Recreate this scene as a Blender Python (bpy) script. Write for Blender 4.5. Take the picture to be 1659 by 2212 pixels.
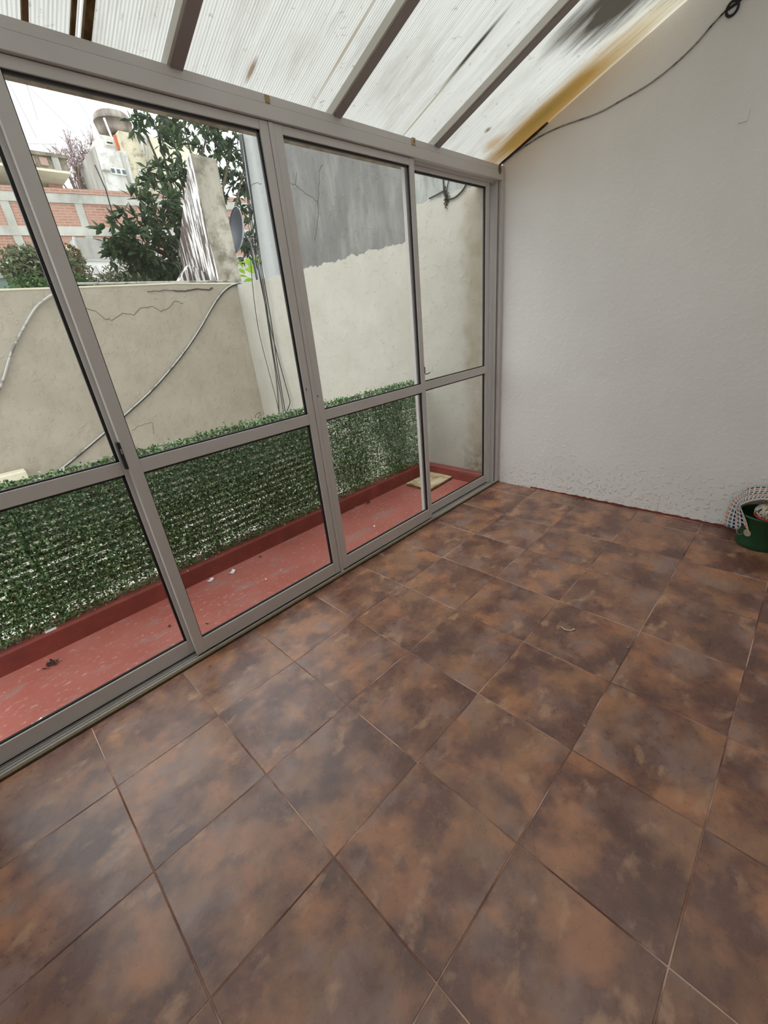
import bpy, bmesh, math, random
import numpy as np
from mathutils import Matrix, Vector

for o in list(bpy.data.objects): bpy.data.objects.remove(o)
scene = bpy.context.scene
col = scene.collection
random.seed(7); rng = np.random.default_rng(7)

# ---------------------------------------------------------------- camera
CAM = np.array([0.10147, -2.13606, 1.66649])
ROT = np.array([[0.6939810, 0.3605177, -0.6232314],
                [-0.7137166, 0.2304149, -0.6614512],
                [-0.0948630, 0.9038451, 0.4172110]])
FPX = 901.3
cd = bpy.data.cameras.new('camera'); cam = bpy.data.objects.new('camera', cd); col.objects.link(cam)
cd.sensor_fit = 'HORIZONTAL'; cd.sensor_width = 36.0; cd.lens = FPX / 1659 * 36.0
cd.clip_start = 0.02; cd.clip_end = 400
mw = Matrix([list(ROT[i]) + [CAM[i]] for i in range(3)] + [[0, 0, 0, 1]])
cam.matrix_world = mw
scene.camera = cam

# ---------------------------------------------------------------- sky, hazy sun, exposure
w = bpy.data.worlds.new('overcast_sky'); scene.world = w; w.use_nodes = True
bg = w.node_tree.nodes['Background']
bg.inputs[0].default_value = (0.93, 0.985, 1.0, 1); bg.inputs[1].default_value = 1.0
sd = bpy.data.lights.new('hazy_sun', 'SUN'); sun = bpy.data.objects.new('hazy_sun', sd); col.objects.link(sun)
sd.energy = 1.1; sd.angle = math.radians(75); sd.color = (1.0, 0.97, 0.92)
sun.rotation_euler = Vector((0.75, -0.02, -1.0)).to_track_quat('-Z', 'Y').to_euler()
vs = scene.view_settings
vs.view_transform = 'Standard'; vs.look = 'None'; vs.gamma = 1.0; vs.exposure = 0.95
vs.use_curve_mapping = False

# ---------------------------------------------------------------- helpers
def at(u, v, ax, val):
    """direction of a photo pixel, cut with the plane axis=val that the thing stands on"""
    d = ROT @ np.array([(u - 829.5) / FPX, -(v - 1106) / FPX, -1.0])
    return CAM + (val - CAM[ax]) / d[ax] * d

def lin(r, g, b):
    f = lambda x: x / 12.92 if x <= 0.04045 else ((x + 0.055) / 1.055) ** 2.4
    return (f(r / 255), f(g / 255), f(b / 255), 1)

WL = {}
def put(name, me, loc, parent=None):
    o = bpy.data.objects.new(name, me); col.objects.link(o)
    loc = np.array(loc, float); WL[o.name] = loc
    if parent is not None:
        o.parent = parent; o.location = loc - WL[parent.name]
    else: o.location = loc
    return o

def empty(name, loc):
    o = bpy.data.objects.new(name, None); col.objects.link(o); o.empty_display_size = 0.1
    o.location = loc; WL[o.name] = np.array(loc, float); return o

def mk(name, V, F, mat, parent=None, smooth=False, uv=None):
    V = np.asarray(V, float).reshape(-1, 3)
    lo, hi = V.min(0), V.max(0); org = np.array([(lo[0]+hi[0])/2, (lo[1]+hi[1])/2, lo[2]])
    me = bpy.data.meshes.new(name)
    me.from_pydata((V - org).tolist(), [], F if isinstance(F, list) else F.tolist())
    if uv is not None:
        l = me.uv_layers.new(); idx = np.zeros(len(me.loops), int); me.loops.foreach_get('vertex_index', idx)
        l.data.foreach_set('uv', np.asarray(uv)[idx].ravel())
    if smooth: me.polygons.foreach_set('use_smooth', [True] * len(me.polygons))
    me.materials.append(mat); me.update()
    return put(name, me, org, parent)

BF = [(0,3,2,1),(4,5,6,7),(0,1,5,4),(1,2,6,5),(2,3,7,6),(3,0,4,7)]
def boxv(x0,x1,y0,y1,z0,z1):
    return [(x0,y0,z0),(x1,y0,z0),(x1,y1,z0),(x0,y1,z0),(x0,y0,z1),(x1,y0,z1),(x1,y1,z1),(x0,y1,z1)]
def join(parts):
    V, F, n = [], [], 0
    for v, f in parts:
        V += [tuple(p) for p in v]; F += [tuple(i + n for i in q) for q in f]; n += len(v)
    return V, F
def bevelled(V, F, b):
    bm = bmesh.new(); vs_ = [bm.verts.new(v) for v in V]
    for f in F: bm.faces.new([vs_[i] for i in f])
    bmesh.ops.bevel(bm, geom=bm.edges[:], offset=b, segments=1, affect='EDGES')
    bm.verts.index_update()
    v = [tuple(p.co) for p in bm.verts]; f = [tuple(q.index for q in fc.verts) for fc in bm.faces]; bm.free()
    return v, f
def box(name, x0,x1,y0,y1,z0,z1, mat, parent=None, b=0.0015):
    V, F = boxv(x0,x1,y0,y1,z0,z1), BF
    if b: V, F = bevelled(V, F, b)
    return mk(name, V, F, mat, parent)
def boxes(name, L, mat, parent=None, b=0.001):
    return mk(name, *join([bevelled(boxv(*q), BF, b) if b else (boxv(*q), BF) for q in L]), mat, parent)

def spline(P, n=8):
    P = np.asarray(P, float); Q = np.vstack([2*P[0]-P[1], P, 2*P[-1]-P[-2]]); out = []
    for i in range(1, len(Q)-2):
        for t in np.linspace(0, 1, n, endpoint=False):
            a, b, c, d = Q[i-1], Q[i], Q[i+1], Q[i+2]
            out.append(.5*((2*b)+(c-a)*t+(2*a-5*b+4*c-d)*t*t+(3*b-a-3*c+d)*t**3))
    out.append(P[-1]); return np.array(out)
def tubev(P, r, k=6):
    P = np.asarray(P, float); n = len(P); r = np.broadcast_to(np.asarray(r, float), (n,))
    T = np.gradient(P, axis=0); T /= np.linalg.norm(T, axis=1)[:, None] + 1e-12
    V = []; up = np.array([0.13, 0.31, 0.94])
    for i in range(n):
        a = np.cross(T[i], up); 
        if np.linalg.norm(a) < 1e-3: a = np.cross(T[i], [1, 0, 0])
        a /= np.linalg.norm(a); b = np.cross(T[i], a)
        for j in range(k):
            t = 2*math.pi*j/k; V.append(P[i] + r[i]*(math.cos(t)*a + math.sin(t)*b))
    F = [(i*k+j, i*k+(j+1)%k, (i+1)*k+(j+1)%k, (i+1)*k+j) for i in range(n-1) for j in range(k)]
    F += [tuple(range(k))[::-1], tuple((n-1)*k+j for j in range(k))]
    return V, F
def tube(name, P, r, mat, parent=None, k=6): return mk(name, *tubev(P, r, k), mat, parent, smooth=True)
def lathev(prof, cx, cy, k=32):
    V = [(cx+r*math.cos(2*math.pi*j/k), cy+r*math.sin(2*math.pi*j/k), z) for r, z in prof for j in range(k)]
    F = [(i*k+j, i*k+(j+1)%k, (i+1)*k+(j+1)%k, (i+1)*k+j) for i in range(len(prof)-1) for j in range(k)]
    return V, F
def tag(o, label=None, cat=None, group=None, kind=None):
    if label: o['label'] = label
    if cat: o['category'] = cat
    if group: o['group'] = group
    if kind: o['kind'] = kind
    return o
def struct(o, label=None): return tag(o, label, kind='structure')

# ---------------------------------------------------------------- materials
class G:
    def __init__(s, name):
        s.m = bpy.data.materials.new(name); s.m.use_nodes = True; s.t = s.m.node_tree
        s.b = s.t.nodes['Principled BSDF']; s.out = s.t.nodes['Material Output']
    def n(s, ty, ins=None, out=0, **pr):
        nd = s.t.nodes.new(ty)
        for k, v in pr.items(): setattr(nd, k, v)
        for k, v in (ins or {}).items():
            if isinstance(v, bpy.types.NodeSocket): s.t.links.new(v, nd.inputs[k])
            else: nd.inputs[k].default_value = v
        return nd.outputs[out]
    def set(s, **kw):
        for k, v in kw.items():
            k = k.replace('_', ' ')
            if isinstance(v, bpy.types.NodeSocket): s.t.links.new(v, s.b.inputs[k])
            else: s.b.inputs[k].default_value = v
        return s
    def obj(s): return s.n('ShaderNodeTexCoord', out=3)
    def pos(s): return s.n('ShaderNodeNewGeometry', out=0)
    def uv(s): return s.n('ShaderNodeTexCoord', out=2)
    def map(s, v, sc=(1,1,1), lo=(0,0,0)): return s.n('ShaderNodeMapping', {0: v, 1: lo, 3: sc})
    def noise(s, v, sc, det=4, rough=.55, dist=0, out=0):
        return s.n('ShaderNodeTexNoise', {'Vector': v, 'Scale': sc, 'Detail': det, 'Roughness': rough, 'Distortion': dist}, out)
    def ramp(s, f, st):
        nd = s.t.nodes.new('ShaderNodeValToRGB'); s.t.links.new(f, nd.inputs[0]); e = nd.color_ramp.elements
        while len(e) < len(st): e.new(.5)
        for i, (p, c) in enumerate(st): e[i].position = p; e[i].color = c if len(c) == 4 else (*c, 1)
        return nd.outputs[0]
    def mr(s, f, a, b, c=0., d=1.): return s.n('ShaderNodeMapRange', {0: f, 1: a, 2: b, 3: c, 4: d})
    def mix(s, f, a, b, mode='MIX'):
        nd = s.t.nodes.new('ShaderNodeMix'); nd.data_type = 'RGBA'; nd.blend_type = mode
        for i, v in ((0, f), (6, a), (7, b)):
            if isinstance(v, bpy.types.NodeSocket): s.t.links.new(v, nd.inputs[i])
            else: nd.inputs[i].default_value = v
        return nd.outputs[2]
    def ma(s, op, a, b=0., c=0.): return s.n('ShaderNodeMath', {0: a, 1: b, 2: c}, operation=op)
    def sep(s, v): nd = s.t.nodes.new('ShaderNodeSeparateXYZ'); s.t.links.new(v, nd.inputs[0]); return nd.outputs
    def comb(s, x, y, z): return s.n('ShaderNodeCombineXYZ', {0: x, 1: y, 2: z})
    def bump(s, h, st=.3, d=.01): return s.set(Normal=s.n('ShaderNodeBump', {'Strength': st, 'Distance': d, 'Height': h}))
    def island(s): return s.n('ShaderNodeNewGeometry', out=8)

def plain(name, c, rough=.6, metal=0., spec=.5, nz=0., nsc=8, **kw):
    g = G(name)
    if nz:
        v = g.noise(g.pos(), nsc, 5)
        g.set(Base_Color=g.mix(v, tuple(x*(1-nz) for x in c[:3])+(1,), tuple(min(1, x*(1+nz)) for x in c[:3])+(1,)))
    else: g.set(Base_Color=c)
    g.set(Roughness=rough, Metallic=metal, Specular_IOR_Level=spec, **kw); return g.m

def m_tile():
    g = G('stoneware_tile'); rnd = g.n('ShaderNodeObjectInfo', out=5)
    off = g.n('ShaderNodeVectorMath', {0: g.comb(g.ma('MULTIPLY', rnd, 37.), g.ma('MULTIPLY', rnd, 91.), g.ma('MULTIPLY', rnd, 53.)), 1: g.obj()}, operation='ADD')
    fine = g.noise(off, 38, 8, .72); f_ = g.noise(off, 120, 4, .7)
    def patch(lo, hi, sc, st, at_, k=1.):
        n_ = g.noise(g.map(off, st, at_), sc, 9, .60, .15)
        return g.mr(n_, lo, hi, 0., k)
    base = g.mix(patch(.42, .60, 4.2, (1, 1.3, 1), (0, 0, 0)), lin(114, 74, 62), lin(156, 112, 84))
    base = g.mix(patch(.50, .63, 4.4, (1, 1.2, 1), (9, 3, 5), .75), base, lin(152, 122, 114))
    base = g.mix(patch(.51, .63, 4.0, (1.2, 1, 1), (31, 7, 2), .65), base, lin(190, 128, 90))
    base = g.mix(patch(.50, .62, 3.6, (1, 1, 1), (3, 47, 12), .8), base, lin(92, 58, 51))
    base = g.mix(patch(.58, .68, 6.5, (1, 1.5, 1), (13, 27, 2), .5), base, lin(206, 160, 126))
    sp = g.mix(g.mr(fine, .56, .74, 0., .35), base, lin(196, 156, 134))
    sp = g.mix(g.mr(fine, .24, .42, .22, 0.), sp, lin(84, 52, 44))
    g.set(Base_Color=sp, Roughness=g.mr(fine, .3, .7, .24, .36), Specular_IOR_Level=.9)
    g.bump(g.ma('ADD', g.ma('MULTIPLY', fine, .5), g.ma('MULTIPLY', f_, .2)), .10, .003); return g.m
def m_grout():
    g = G('floor_grout'); v = g.noise(g.pos(), 2.3, 5)
    g.set(Base_Color=g.ramp(v, [(.40, lin(100, 66, 56)), (.5, lin(150, 114, 100)), (.60, lin(206, 174, 158))]), Roughness=.85); return g.m
def m_plaster():
    g = G('white_plaster'); p = g.pos(); a = g.noise(p, 3.2, 6, .6); b = g.noise(p, 22, 5, .6)
    z = g.sep(p)[2]
    lump = g.noise(g.map(p, (1, 1, 1), (4, 2, 1)), 34, 3, .5)
    low = g.ma('MULTIPLY', g.mr(lump, .56, .66), g.mr(g.ma('ADD', z, g.ma('MULTIPLY', a, .5)), .35, .80, 1., .12))
    stain = g.mr(g.noise(g.map(p, (1, 1, .35)), 2.4, 5, .6), .4, .7, 0, .35)
    g.set(Base_Color=g.mix(stain, lin(240, 238, 236), lin(230, 227, 223)), Roughness=.62, Specular_IOR_Level=.35)
    g.bump(g.ma('ADD', g.ma('ADD', g.ma('MULTIPLY', a, .9), g.ma('MULTIPLY', b, .10)), g.ma('MULTIPLY', low, .40)), .7, .02); return g.m
def m_alu():
    g = G('anodised_aluminium'); n_ = g.noise(g.map(g.pos(), (1, 1, 1)), 6, 6)
    g.set(Base_Color=g.mix(n_, lin(198, 193, 190), lin(210, 205, 202)), Metallic=.1, Roughness=.45); return g.m
def m_poly():
    g = G('twinwall_polycarbonate'); p = g.pos(); x, y, z = g.sep(p)
    # ribs of the sheet run up the slope
    rib = g.ma('SINE', g.ma('MULTIPLY', x, 2*math.pi/.0125)); ribm = g.mr(rib, -.6, .95)
    rv = g.noise(g.comb(g.ma('MULTIPLY', x, 80.), g.ma('MULTIPLY', y, .8), 0.), 1.0, 2)
    base = g.mix(g.ma('MULTIPLY', ribm, g.mr(rv, .3, .65, .25, 1.)), lin(196, 196, 191), lin(156, 156, 152))
    # old dirt: faint specks, long streaks
    d1 = g.noise(g.comb(g.ma('MULTIPLY', x, 9.), g.ma('MULTIPLY', y, 2.2), 0.), 1., 7, .65)
    base = g.mix(g.mr(d1, .48, .70, 0., .5), base, lin(142, 139, 130))
    d2 = g.noise(p, 26, 4, .6, .6); base = g.mix(g.mr(d2, .63, .72, 0., .5), base, lin(116, 108, 92))
    jx = g.noise(g.comb(g.ma('MULTIPLY', x, 26.), g.ma('MULTIPLY', y, 3.), 0.), 1., 5, .6)
    jit = g.ma('MULTIPLY', g.ma('SUBTRACT', jx, .5), 1.)
    def blob(cx, cy, rx, ry, soft, k, jm):
        dx = g.ma('DIVIDE', g.ma('SUBTRACT', x, cx), rx); dy = g.ma('DIVIDE', g.ma('SUBTRACT', y, cy), ry)
        r = g.ma('SQRT', g.ma('ADD', g.ma('MULTIPLY', dx, dx), g.ma('MULTIPLY', dy, dy)))
        return g.mr(g.ma('ADD', r, g.ma('MULTIPLY', jit, jm)), 1-soft, 1+soft, k, 0.)
    # yellow water stain along the wall
    yel = blob(3.715, -.36, .155, .52, .4, .95, .8)
    yel2 = blob(3.72, -.85, .14, .65, .6, .5, .7)
    base = g.mix(yel2, base, lin(176, 160, 118)); base = g.mix(yel, base, lin(126, 94, 38))
    base = g.mix(blob(3.69, -.36, .06, .22, .8, .6, .6), base, lin(88, 74, 32))
    base = g.mix(blob(3.50, -.08, .06, .06, .6, .6, .9), base, lin(150, 118, 60))
    base = g.mix(blob(3.32, -.15, .018, .02, .6, .9, .5), base, lin(96, 84, 60))
    # heap of rotten leaves lying on the sheet; last blob added to dim the wall
    base = g.mix(blob(3.30, -.97, .19, .24, .35, .97, 1.2), base, lin(54, 49, 40))
    base = g.mix(blob(3.16, -.76, .07, .12, .5, .7, 1.2), base, lin(66, 60, 50))
    base = g.mix(blob(3.48, -1.6, .36, .48, .4, .95, 1.), base, lin(66, 60, 48))
    # mouldy rib
    base = g.mix(blob(2.655, -.47, .014, .16, .5, .97, .4), base, lin(34, 30, 24))
    base = g.mix(blob(2.665, -.12, .006, .30, .6, .75, .5), base, lin(120, 106, 72))
    base = g.mix(blob(1.945, -.28, .007, .30, .6, .65, .5), base, lin(112, 92, 58))
    base = g.mix(blob(1.56, -.03, .012, .05, .5, .8, .6), base, lin(104, 76, 40))
    # grimy outer edge
    base = g.mix(g.mr(g.ma('ADD', y, g.ma('MULTIPLY', jit, .05)), .10, .2, 0., .9), base, lin(104, 98, 86))
    tr = g.n('ShaderNodeBsdfTranslucent', {0: base}); df = g.n('ShaderNodeBsdfDiffuse', {0: base})
    gl = g.n('ShaderNodeBsdfGlossy', {0: (1, 1, 1, 1), 1: .25})
    a = g.n('ShaderNodeMixShader', {0: .30, 1: tr, 2: df}); b = g.n('ShaderNodeMixShader', {0: .04, 1: a, 2: gl})
    g.t.links.new(b, g.out.inputs[0]); return g.m
def m_glass():
    g = G('window_glass'); fc = g.n('ShaderNodeLayerWeight', {0: .5}, 1)
    fr = g.ma('ADD', g.ma('MULTIPLY', g.ma('POWER', fc, 5.), .55), .025)
    tr = g.n('ShaderNodeBsdfTransparent', {0: (.98, .99, .985, 1)}); gl = g.n('ShaderNodeBsdfGlossy', {0: (1, 1, 1, 1), 1: .01})
    g.t.links.new(g.n('ShaderNodeMixShader', {0: fr, 1: tr, 2: gl}), g.out.inputs[0]); return g.m
def m_extwall(name, c1, c2):
    g = G(name); p = g.pos(); a = g.noise(p, 2.2, 6, .6); b = g.noise(p, 14, 6, .62); s_ = g.noise(g.map(p, (5, 5, .5)), 1.2, 5, .6)
    base = g.mix(g.mr(a, .35, .65), c1, c2)
    g.set(Base_Color=g.mix(g.mr(s_, .55, .75, 0, .25), base, lin(138, 130, 115)), Roughness=.85, Specular_IOR_Level=.2)
    g.bump(g.ma('ADD', a, g.ma('MULTIPLY', g.mr(b, .52, .7), .35)), .5, .03); return g.m
def m_sidewall():
    g = G('painted_party_wall'); p = g.pos(); x, y, z = g.sep(p)
    a = g.noise(p, 2.2, 6, .6); b = g.noise(p, 15, 6, .6); e = g.noise(p, 9, 6, .6); st = g.noise(g.map(p, (2.6, 2.6, .8)), 1.7, 8, .62)
    cream = g.mix(g.mr(a, .35, .65), lin(176, 172, 163), lin(167, 163, 153))
    # darker band beside the frame
    dark_band = g.ma('MULTIPLY', g.mr(g.ma('ABSOLUTE', g.ma('SUBTRACT', y, g.ma('ADD', .28, g.ma('MULTIPLY', g.ma('SUBTRACT', e, .5), .2)))), .05, .17, 1., 0.), g.mr(a, .3, .6, .25, .75))
    cream = g.mix(dark_band, cream, lin(140, 128, 104))
    cream = g.mix(g.ma('MULTIPLY', g.mr(z, .12, .5, .8, 0.), g.ma('MULTIPLY', g.mr(y, .25, .6, 1., 0.), g.mr(b, .4, .6))), cream, lin(98, 92, 76))
    grey = g.ramp(st, [(.3, lin(96, 94, 92)), (.5, lin(114, 112, 110)), (.7, lin(138, 136, 133))])
    pale = g.ramp(st, [(.32, lin(100, 102, 87)), (.48, lin(148, 150, 146)), (.7, lin(174, 176, 174))])
    up = g.mix(g.mr(y, 1.07, 1.09), pale, grey)
    pal2 = g.mix(g.mr(y, 3.25, 3.5), up, lin(164, 166, 166))
    edge = g.ma('ADD', g.mr(y, 1.04, 1.08, 2.615, 2.345), g.ma('MULTIPLY', g.ma('SUBTRACT', e, .5), .11))
    f = g.mr(g.ma('SUBTRACT', z, edge), -.004, .004)
    g.set(Base_Color=g.mix(f, cream, pal2), Roughness=.85, Specular_IOR_Level=.2)
    g.bump(g.ma('ADD', a, g.ma('ADD', g.ma('MULTIPLY', g.mr(b, .56, .7), .35), g.ma('MULTIPLY', f, -.3))), .4, .03); return g.m
def m_concrete(name, lo, mid, hi, moss=None, sc=1.5, stretch=.35):
    g = G(name); p = g.pos(); st = g.noise(g.map(p, (1.6, 1.6, stretch)), sc, 8, .65); b = g.noise(p, 12, 6, .65)
    c_ = g.ramp(st, [(.3, lo), (.5, mid), (.7, hi)])
    if moss: c_ = g.mix(g.mr(g.noise(p, 3.1, 7, .68), .48, .62, 0, .8), c_, moss)
    g.set(Base_Color=g.mix(g.mr(b, .55, .75, 0, .3), c_, hi), Roughness=.9, Specular_IOR_Level=.15); g.bump(b, .4, .02); return g.m
def m_peel():
    g = G('peeling_white_paint'); p = g.pos()
    a = g.noise(g.map(p, (10, 10, .9)), 2.0, 7, .68, .25); b = g.noise(p, .9, 3)
    f = g.mr(g.ma('ADD', a, g.ma('MULTIPLY', g.ma('SUBTRACT', b, .5), .35)), .50, .535)
    g.set(Base_Color=g.mix(f, lin(226, 224, 224), lin(92, 78, 72)), Roughness=.9); g.bump(f, .5, .02); return g.m
def m_redfloor():
    g = G('red_painted_patio'); p = g.pos(); a = g.noise(g.map(p, (1, 1.8, 1)), 3.2, 9, .72, .4); b = g.noise(p, 1.6, 4); sp = g.noise(g.map(p, (1, 1.6, 1)), 22, 6, .7)
    red = g.mix(g.mr(b, .35, .65), lin(166, 90, 80), lin(178, 108, 98))
    red = g.mix(g.mr(a, .535, .62, 0., .6), red, lin(158, 126, 120))
    red = g.mix(g.mr(a, .30, .40, .5, 0.), red, lin(158, 66, 52))
    red = g.mix(g.mr(sp, .575, .65, 0., .6), red, lin(206, 164, 154))
    g.set(Base_Color=red, Roughness=g.mr(a, .3, .7, .45, .65), Specular_IOR_Level=.45); g.bump(g.ma('ADD', a, g.ma('MULTIPLY', sp, .15)), .2, .01); return g.m
def m_curb():
    g = G('dark_red_kerb'); p = g.pos(); a = g.noise(p, 5, 7, .65)
    g.set(Base_Color=g.ramp(a, [(.3, lin(112, 46, 38)), (.55, lin(132, 56, 46)), (.75, lin(154, 78, 66))]), Roughness=.7); g.bump(a, .25, .01); return g.m
def m_leaf(name, cs, rough=.45, trans=.25):
    g = G(name); r = g.island(); n_ = g.noise(g.pos(), 3.0, 3)
    c_ = g.ramp(g.ma('ADD', g.ma('MULTIPLY', r, .75), g.ma('MULTIPLY', n_, .25)), [(i/(len(cs)-1)*.8+.1, c) for i, c in enumerate(cs)])
    g.set(Base_Color=c_, Roughness=rough, Specular_IOR_Level=.4)
    tr = g.n('ShaderNodeBsdfTranslucent', {0: c_})
    g.t.links.new(g.n('ShaderNodeMixShader', {0: trans, 1: g.b.outputs[0], 2: tr}), g.out.inputs[0]); return g.m
def m_brick():
    g = G('far_brickwork'); x, y, z = g.sep(g.pos()); h = g.noise(g.pos(), 1.3, 5)
    v = g.comb(g.ma('ADD', x, g.ma('MULTIPLY', y, .3)), z, 0.)
    bt = g.n('ShaderNodeTexBrick', {'Vector': v, 'Color1': lin(168, 122, 104), 'Color2': lin(152, 104, 88), 'Mortar': lin(176, 150, 138), 'Scale': 1., 'Mortar Size': .012, 'Brick Width': .26, 'Row Height': .075})
    g.set(Base_Color=g.mix(g.mr(h, .35, .65), bt, g.mix(.65, bt, lin(176, 142, 126))), Roughness=.9); return g.m
def m_towel():
    g = G('checked_cotton'); u, v, _ = g.sep(g.uv())
    fu = g.ma('FRACT', g.ma('MULTIPLY', u, 15.)); row = g.ma('MULTIPLY', v, 10.); fv = g.ma('FRACT', row)
    ri = g.ma('FRACT', g.ma('DIVIDE', g.ma('FLOOR', row), 5.))
    cr = g.ramp(ri, [(0., lin(34, 48, 92)), (.15, lin(208, 120, 84)), (.35, lin(70, 110, 140)), (.55, lin(28, 38, 70)), (.75, lin(214, 140, 110))])
    cr.node.color_ramp.interpolation = 'CONSTANT'
    sq = g.ma('MULTIPLY', g.ma('MULTIPLY', g.mr(fu, .14, .18), g.mr(fu, .82, .86, 1., 0.)), g.ma('MULTIPLY', g.mr(fv, .16, .2), g.mr(fv, .82, .86, 1., 0.)))
    g.set(Base_Color=g.mix(sq, lin(212, 206, 196), cr), Roughness=.95, Specular_IOR_Level=.1)
    g.bump(g.noise(g.uv(), 90, 3), .3, .004); return g.m
def m_pvc(name, a, b):
    g = G(name); n_ = g.noise(g.pos(), 5, 4, .7); g.set(Base_Color=g.mix(g.mr(n_, .50, .60), a, b), Roughness=.6); return g.m
def m_board():
    g = G('stained_ceramic'); n_ = g.noise(g.pos(), 7, 7, .65)
    g.set(Base_Color=g.ramp(n_, [(.35, lin(232, 224, 206)), (.52, lin(214, 198, 160)), (.64, lin(160, 128, 76)), (.75, lin(110, 88, 56))]), Roughness=.5); return g.m

TILE, GROUT, PLASTER, ALU, POLY, GLASS = m_tile(), m_grout(), m_plaster(), m_alu(), m_poly(), m_glass()
BEIGE = m_extwall('beige_render', lin(174, 164, 150), lin(164, 154, 139)); SIDE = m_sidewall()
GREYC = m_concrete('grey_concrete', lin(128, 120, 108), lin(160, 152, 138), lin(186, 178, 164), lin(98, 92, 78), 1.6)
PEEL, RED, CURB = m_peel(), m_redfloor(), m_curb()
BLACK = plain('black_rubber_and_shade', (.008, .008, .01, 1), .5); BLACKP = plain('black_plastic', (.012, .012, .014, 1), .35)
BRASS = plain('worn_brass', lin(150, 134, 96), .35, .6, nz=.3); RAFT = plain('rafter_aluminium', lin(150, 140, 138), .45, .2, nz=.06)
RAFT_LIT = plain('rafter_lit_side', lin(206, 202, 194), .5); RUST = plain('rust_brown', lin(112, 78, 42), .8, nz=.4, nsc=30)
DARKWOOD = m_concrete('rotten_wood_strip', lin(52, 36, 22), lin(96, 74, 46), lin(140, 114, 80), None, 6, .2)
CONC_FLOOR = m_concrete('pale_concrete_floor', lin(180, 176, 166), lin(200, 196, 184), lin(214, 210, 200), None, 2, 1)
HEDGE = m_leaf('plastic_box_leaf', [lin(36, 66, 38), lin(70, 108, 62), lin(102, 140, 82), lin(142, 176, 120), lin(196, 216, 190)], .5, .12)
TREELEAF = m_leaf('dark_glossy_leaf', [lin(28, 42, 28), lin(44, 62, 40), lin(62, 82, 50), lin(92, 110, 72)], .42, .22)
LIME = m_leaf('lime_leaf', [lin(110, 150, 40), lin(150, 188, 60), lin(186, 214, 96)], .5, .4)
VINE = m_leaf('vine_leaf', [lin(58, 68, 48), lin(84, 98, 66), lin(112, 124, 90), lin(140, 146, 116)], .6, .25)
VINEG = m_leaf('fresh_vine_leaf', [lin(48, 78, 40), lin(78, 112, 58), lin(112, 140, 82)], .6, .25)
TWIGY = m_leaf('dry_leaf', [lin(110, 92, 54), lin(150, 130, 78), lin(88, 94, 60)], .7, .3)
BLOSSOM = m_leaf('pale_mauve_bud', [lin(206, 190, 196), lin(188, 168, 178), lin(220, 208, 212)], .7, .3)
BARK = plain('bark', lin(92, 80, 66), .9, nz=.35, nsc=20); TWIG = plain('grey_twig', lin(120, 104, 92), .9)
BRICK = m_brick(); FARBEAM = m_concrete('weathered_beam', lin(150, 148, 140), lin(178, 176, 168), lin(200, 198, 190), None, .8, 1)
FARWHITE = m_concrete('weathered_whitewash', lin(190, 186, 178), lin(224, 222, 218), lin(240, 240, 238), lin(184, 178, 168), 1.2, .4)
FARGREY = m_concrete('weathered_grey_render', lin(130, 126, 120), lin(160, 156, 150), lin(190, 186, 178), None, .8, .4)
FARBEIGE = m_concrete('weathered_beige_render', lin(164, 154, 134), lin(196, 186, 162), lin(214, 204, 180), lin(130, 122, 108), .6, .3)
FARCREAM = m_concrete('weathered_cream_render', lin(196, 188, 166), lin(220, 212, 190), lin(232, 226, 206), None, .6, .4)
MOSSY = m_concrete('mossy_parapet', lin(104, 98, 86), lin(140, 132, 116), lin(176, 166, 150), lin(88, 82, 70), 1.2, 1)
FARGLASS = plain('far_window_glass', lin(84, 98, 108), .15); FARDARK = plain('dark_opening', lin(46, 46, 48), .6)
ORANGE = plain('orange_board', lin(206, 104, 66), .7); WHITEP = plain('white_paper', lin(228, 228, 232), .7)
DISH = plain('dish_grey', lin(92, 96, 104), .4, .3); REDP = plain('red_residue', lin(122, 62, 50), .9, nz=.3, nsc=40)
GREENP = plain('green_plastic', lin(26, 74, 44), .38, nz=.18, nsc=30); BADGE = plain('beige_badge', lin(170, 160, 136), .7, nz=.1, nsc=60)
TOWEL = m_towel(); STRING = plain('white_cotton_string', lin(206, 200, 186), .95); MOPO = plain('orange_plastic', lin(212, 146, 36), .45)
REDPL = plain('red_plastic', lin(176, 52, 44), .45); PVC = m_pvc('grey_conduit', lin(176, 174, 168), lin(112, 109, 104))
WIRE = m_pvc('painted_over_cable', lin(160, 156, 148), lin(56, 52, 48)); BLACKW = plain('black_cable_and_shade', lin(34, 34, 36), .6)
GREYW = plain('thin_grey_wire', lin(170, 176, 180), .7); CRACK = plain('crack_shadow', lin(96, 84, 70), .95); DKCRACK = plain('crack_dark', lin(70, 62, 54), .95)
DEBRIS = plain('rotten_leaf', lin(62, 50, 40), .95, nz=.4, nsc=60); BUTT = plain('pale_stick', lin(206, 186, 150), .8); SHELL = plain('bone_white', lin(206, 194, 184), .7)
SLATW = plain('brown_slat', lin(92, 78, 66), .8, nz=.2); BOARD = m_board(); WHITEM = plain('white_metal_bar', lin(224, 224, 216), .5); LATT = plain('dark_green_lattice', lin(24, 42, 28), .6)

# ================================================================ THE ROOM
XL, XR, YB = -0.55, 3.82, -2.78           # left wall, right wall, back wall; the glass front stands on y = 0
SL, RZ = .381, 2.715                      # roof underside: z = RZ - SL*y
roofz = lambda y: RZ - SL*y

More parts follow.
